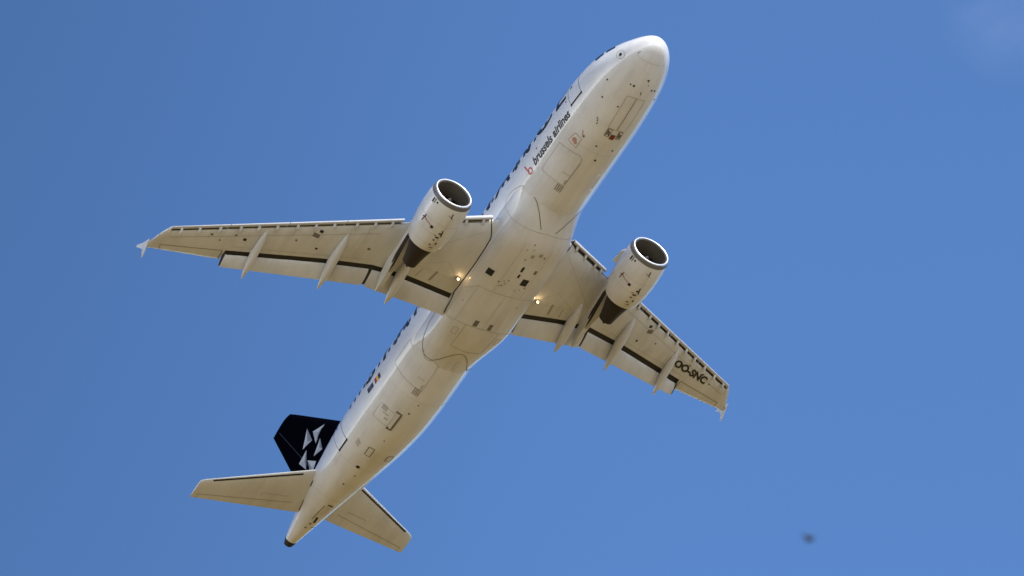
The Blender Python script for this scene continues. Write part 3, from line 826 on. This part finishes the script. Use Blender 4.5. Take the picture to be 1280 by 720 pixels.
KITES = [[(33.45, 5.44), (34.27, 4.68), (33.27, 4.38), (33.70, 4.71)], [(32.01, 4.33), (33.05, 4.80), (33.05, 3.90), (32.63, 4.31)],
         [(32.57, 3.82), (33.50, 3.40), (32.62, 3.04), (32.84, 3.41)], [(33.95, 4.33), (34.93, 4.29), (34.46, 3.37), (34.39, 3.96)], [(34.12, 3.72), (33.41, 2.94), (34.2, 2.60), (33.94, 3.0)]]
for s in (1, -1):
    m_ = MB()
    for i, k in enumerate(KITES):
        a, b, c, m0 = k
        for tri, mi in (((a, b, m0), 0), ((m0, b, c), 2), ((a, m0, c), 1)):
            m_.poly([fin_p(p[0], p[1], s, .012) for p in tri], mi)
    m_.build('emblem', [KITE1, KITE2, mat('silver_marking_grey', (0.34, 0.35, 0.38), 0.45)], fin, smooth=False, normals=False)
    m_ = MB()
    for z0 in np.arange(2.2, 7.6, .3):
        P_ = [(ftz(z) - .30 * (ftz(z) - fz(z)), z) for z in (z0, z0 + .3)]
        m_.poly([fin_p(P_[0][0], P_[0][1], s), fin_p(P_[0][0] + .03, P_[0][1], s), fin_p(P_[1][0] + .03, P_[1][1], s), fin_p(P_[1][0], P_[1][1], s)])
    m_.build('rudder_seam', BLACK, fin)

# ------------------------------------------------------------------ engines
EY, EX, EZ = 5.77, 11.13, -2.12
def eng_axis(d): return EZ - .045 * d
def make_engine(s):
    Y = s * EY
    def ring(d, r, n=64, tilt=0.0): return [V(EX + d + tilt * r * math.cos(a), Y + r * math.sin(a), eng_axis(d) - r * math.cos(a)) for a in [2 * math.pi * k / n for k in range(n)]]
    def E(d, ang, lift=.008):                                # skin of the cowl: ang from straight down, starboard positive
        r = np.interp(d, CD, CR) + lift; a = R(ang)
        return V(EX + d, Y + r * math.sin(a), eng_axis(d) - r * math.cos(a))
    CD = [.0, .03, .10, .22, .45, .8, 1.2, 1.7, 2.2, 2.6, 2.9, 3.12]
    CR = [.955, .995, 1.03, 1.06, 1.095, 1.12, 1.13, 1.12, 1.08, 1.02, .95, .88]
    m_ = MB(); m_.loft([ring(d, r) for d, r in zip(CD[2:], CR[2:])] + [ring(3.11, .845), ring(2.6, .86)])
    e = m_.build('engine', COWL, root)
    m_ = MB(); m_.loft([ring(d, r) for d, r in ((.26, 1.071), (.16, 1.052), (.10, 1.036), (.05, 1.014), (.02, .992), (.004, .972), (0, .95), (.004, .930), (.02, .905), (.09, .868))], mfun=lambda a, k: 1 if a < 3 or a > 7 else 0)
    m_.build('inlet_lip', [ALU, DALU], e)
    m_ = MB(); m_.loft([ring(d, r) for d, r in ((.085, .868), (.3, .845), (.6, .85), (.97, .865))]); m_.build('inlet_liner', INLET, e)
    m_ = MB(); m_.loft([ring(.98, .87), ring(.98, .02)])
    for k in range(36):                                      # fan blades, twisted
        a = 2 * math.pi * k / 36; P_ = []
        for r_, tw in ((.26, .35), (.55, .75), (.86, 1.0)):
            for sg in (-1, 1):
                da = sg * .075 * .9 / max(r_, .3) * .55; P_.append(V(EX + .84 + sg * .07 * (1.2 - tw * .5), Y + r_ * math.sin(a + da), eng_axis(1.1) - r_ * math.cos(a + da)))
        m_.poly([P_[0], P_[1], P_[3], P_[2]], 0); m_.poly([P_[2], P_[3], P_[5], P_[4]], 0)
    fan = m_.build('fan', FANM, e, normals=False)
    m_ = MB(); m_.loft([ring(d, r, 32) for d, r in ((.36, .01), (.42, .06), (.58, .15), (.76, .235), (.86, .26))], cap=(True, False)); m_.build('spinner', DALU, e)
    m_ = MB(); m_.loft([ring(d, r) for d, r in ((2.7, .78), (3.12, .715), (3.5, .62), (3.9, .515), (4.3, .435), (4.66, .375), (4.68, .345), (4.4, .33))]); m_.build('core_nozzle', HOT, e)
    m_ = MB(); m_.loft([ring(d, r, 32) for d, r in ((4.3, .27), (4.6, .20), (4.85, .10), (4.95, .02))], cap=(False, True)); m_.build('exhaust_plug', HOT, e)
    # strake on the inboard shoulder
    m_ = MB(); ib = -s; ca = 128
    base = [E(.75, ib * ca, -.02), E(1.75, ib * ca, -.02)]; nrm = Vector((0, -ib * s * 0 + (-ib) * math.sin(R(ca)), -math.cos(R(ca))))
    top = [E(1.0, ib * ca, .12), E(1.75, ib * ca, .24)]
    dz = Vector((0, 0, .03)); m_.loft([[base[0] + dz, base[1] + dz, top[1] + dz, top[0] + dz], [base[0] - dz, base[1] - dz, top[1] - dz, top[0] - dz]], cap=(True, True)); m_.build('strake', FAIR, e, smooth=False)
    # stencils, vents and seams on the cowl
    m_ = MB()
    def eq(d, a, dd, da, mi): 
        n_ = max(1, int(da / 6))
        for k in range(n_):
            a0_, a1_ = a - da / 2 + da * k / n_, a - da / 2 + da * (k + 1) / n_
            m_.poly([E(d - dd / 2, a0_), E(d + dd / 2, a0_), E(d + dd / 2, a1_), E(d - dd / 2, a1_)], mi)
    def el(d0, a0_, d1, a1_, w, mi, n_=10):
        for k in range(n_):
            u, v = k / n_, (k + 1) / n_; P0 = (d0 + (d1 - d0) * u, a0_ + (a1_ - a0_) * u); P1 = (d0 + (d1 - d0) * v, a0_ + (a1_ - a0_) * v)
            ax_, ay = P1[0] - P0[0], (P1[1] - P0[1]) * .0195; L = math.hypot(ax_, ay); nx, na = -ay / L * w / 2, ax_ / L * w / 2 / .0195
            m_.poly([E(P0[0] + nx, P0[1] + na), E(P1[0] + nx, P1[1] + na), E(P1[0] - nx, P1[1] - na), E(P0[0] - nx, P0[1] - na)], mi)
    eq(.44, 70, .26, 5, 1); eq(.42, 63.5, .26, 3.5, 0); eq(.40, 55, .10, 5, 1)
    el(1.50, 70, 1.42, 60, .06, 2, 4); el(1.46, 63, 1.58, 38, .035, 2, 8); el(1.28, 62, 1.72, 66, .05, 1, 4); eq(1.63, 33, .16, 8, 1)
    eq(.60, 2, .26, 3, 1); el(.62, 12, .78, -4, .025, 0, 5)
    el(1.55, 2, 1.95, -2, .07, 1, 4); eq(1.78, 4, .10, 8, 1); eq(2.05, 6, .09, 10, 1); eq(2.25, 10, .10, 6, 0); eq(2.45, -3, .12, 5, 1); eq(2.6, 11, .09, 7, 0); eq(2.78, 3, .06, 12, 0); eq(1.95, 14, .05, 6, 2)
    el(1.30, 150, 1.30, -150, .008, 3, 60); el(1.95, 150, 1.95, -150, .008, 3, 60); el(.62, 0, 3.05, 0, .009, 3, 14); el(2.62, 60, 2.62, -60, .006, 3, 24)
    m_.build('stencil', [GREYL, DARK, RED, SOFTL], e)
    # pylon: slab between cowl and wing with an aft fairing and dark heat shield
    hw = .20
    m_ = MB()
    side = [(12.0, -1.08), (12.6, -.84), (13.6, -.64), (14.6, -.60), (15.6, -.70), (17.0, -.80), (17.9, -.95), (18.90, -1.27), (18.3, -1.40), (17.2, -1.36), (16.4, -1.30), (15.2, -1.22), (14.0, -1.26), (12.8, -1.16)]
    wdt = [.03, .10, .17, .20, .20, .20, .17, .02, .09, .15, .18, .20, .20, .12]
    A_ = [V(a, Y + w_, z) for (a, z), w_ in zip(side, wdt)]; B_ = [V(a, Y - w_, z) for (a, z), w_ in zip(side, wdt)]
    m_.loft([A_, B_], cap=(True, True)); py = m_.build('pylon', FAIR, e, smooth=False)
    m_ = MB(); side = [(14.10, -1.10), (15.2, -1.06), (16.4, -1.14), (17.3, -1.24), (17.6, -1.34), (16.8, -1.46), (16.2, -1.52), (15.6, -1.46), (15.0, -1.36), (14.15, -1.30)]
    wdt = [.22, .22, .20, .10, .06, .10, .18, .21, .22, .22]
    A_ = [V(a, Y + w_, z) for (a, z), w_ in zip(side, wdt)]; B_ = [V(a, Y - w_, z) for (a, z), w_ in zip(side, wdt)]
    m_.loft([A_, B_], cap=(True, True), mfun=lambda a, k: 1 if 4 <= k <= 8 else 0); m_.build('heat_shield', [HOT, SHIELD], e, smooth=False)
for s in (1, -1): make_engine(s)

# ------------------------------------------------------------------ small out-of-focus body made up for a speck of sensor dust
def cam_point(u, v, d):
    x, y = (u - 640) / 8968.8 * d, (v - 360) / 8968.8 * d
    return Vector(cam.location) + Vector(W @ np.array([x, y, d]))
m_ = MB(); loops = []
for x, r_ in ((.075, .002), (.066, .012), (.050, .020), (.030, .027), (-.005, .030), (-.035, .022), (-.060, .011), (-.095, .006)):
    loops.append([(x, r_ * math.sin(a), r_ * .95 * math.cos(a)) for a in [2 * math.pi * k / 12 for k in range(12)]])
m_.loft(loops, cap=(True, True))
for s in (1, -1):                                        # two folded wing shapes that round out the speck
    wl = [(.020, .014, .012, .030), (.012, .034, .016, .034), (-.015, .046, .012, .034), (-.060, .044, .002, .014)]
    m_.loft([[(x + c, s * y, z), (x, s * y, z + .006), (x - c, s * y, z + .001), (x, s * y, z - .004)] for x, y, z, c in wl], cap=(True, True))
dust_speck = m_.build('dust_speck', SPECKM); dust_speck.location = cam_point(1011, 673, 56.0); dust_speck.rotation_euler = (R(20), R(-20), R(70))
dust_speck['label'] = 'tiny dark out-of-focus speck alone in the blue sky, below right of the airliner'; dust_speck['category'] = 'dust_speck'
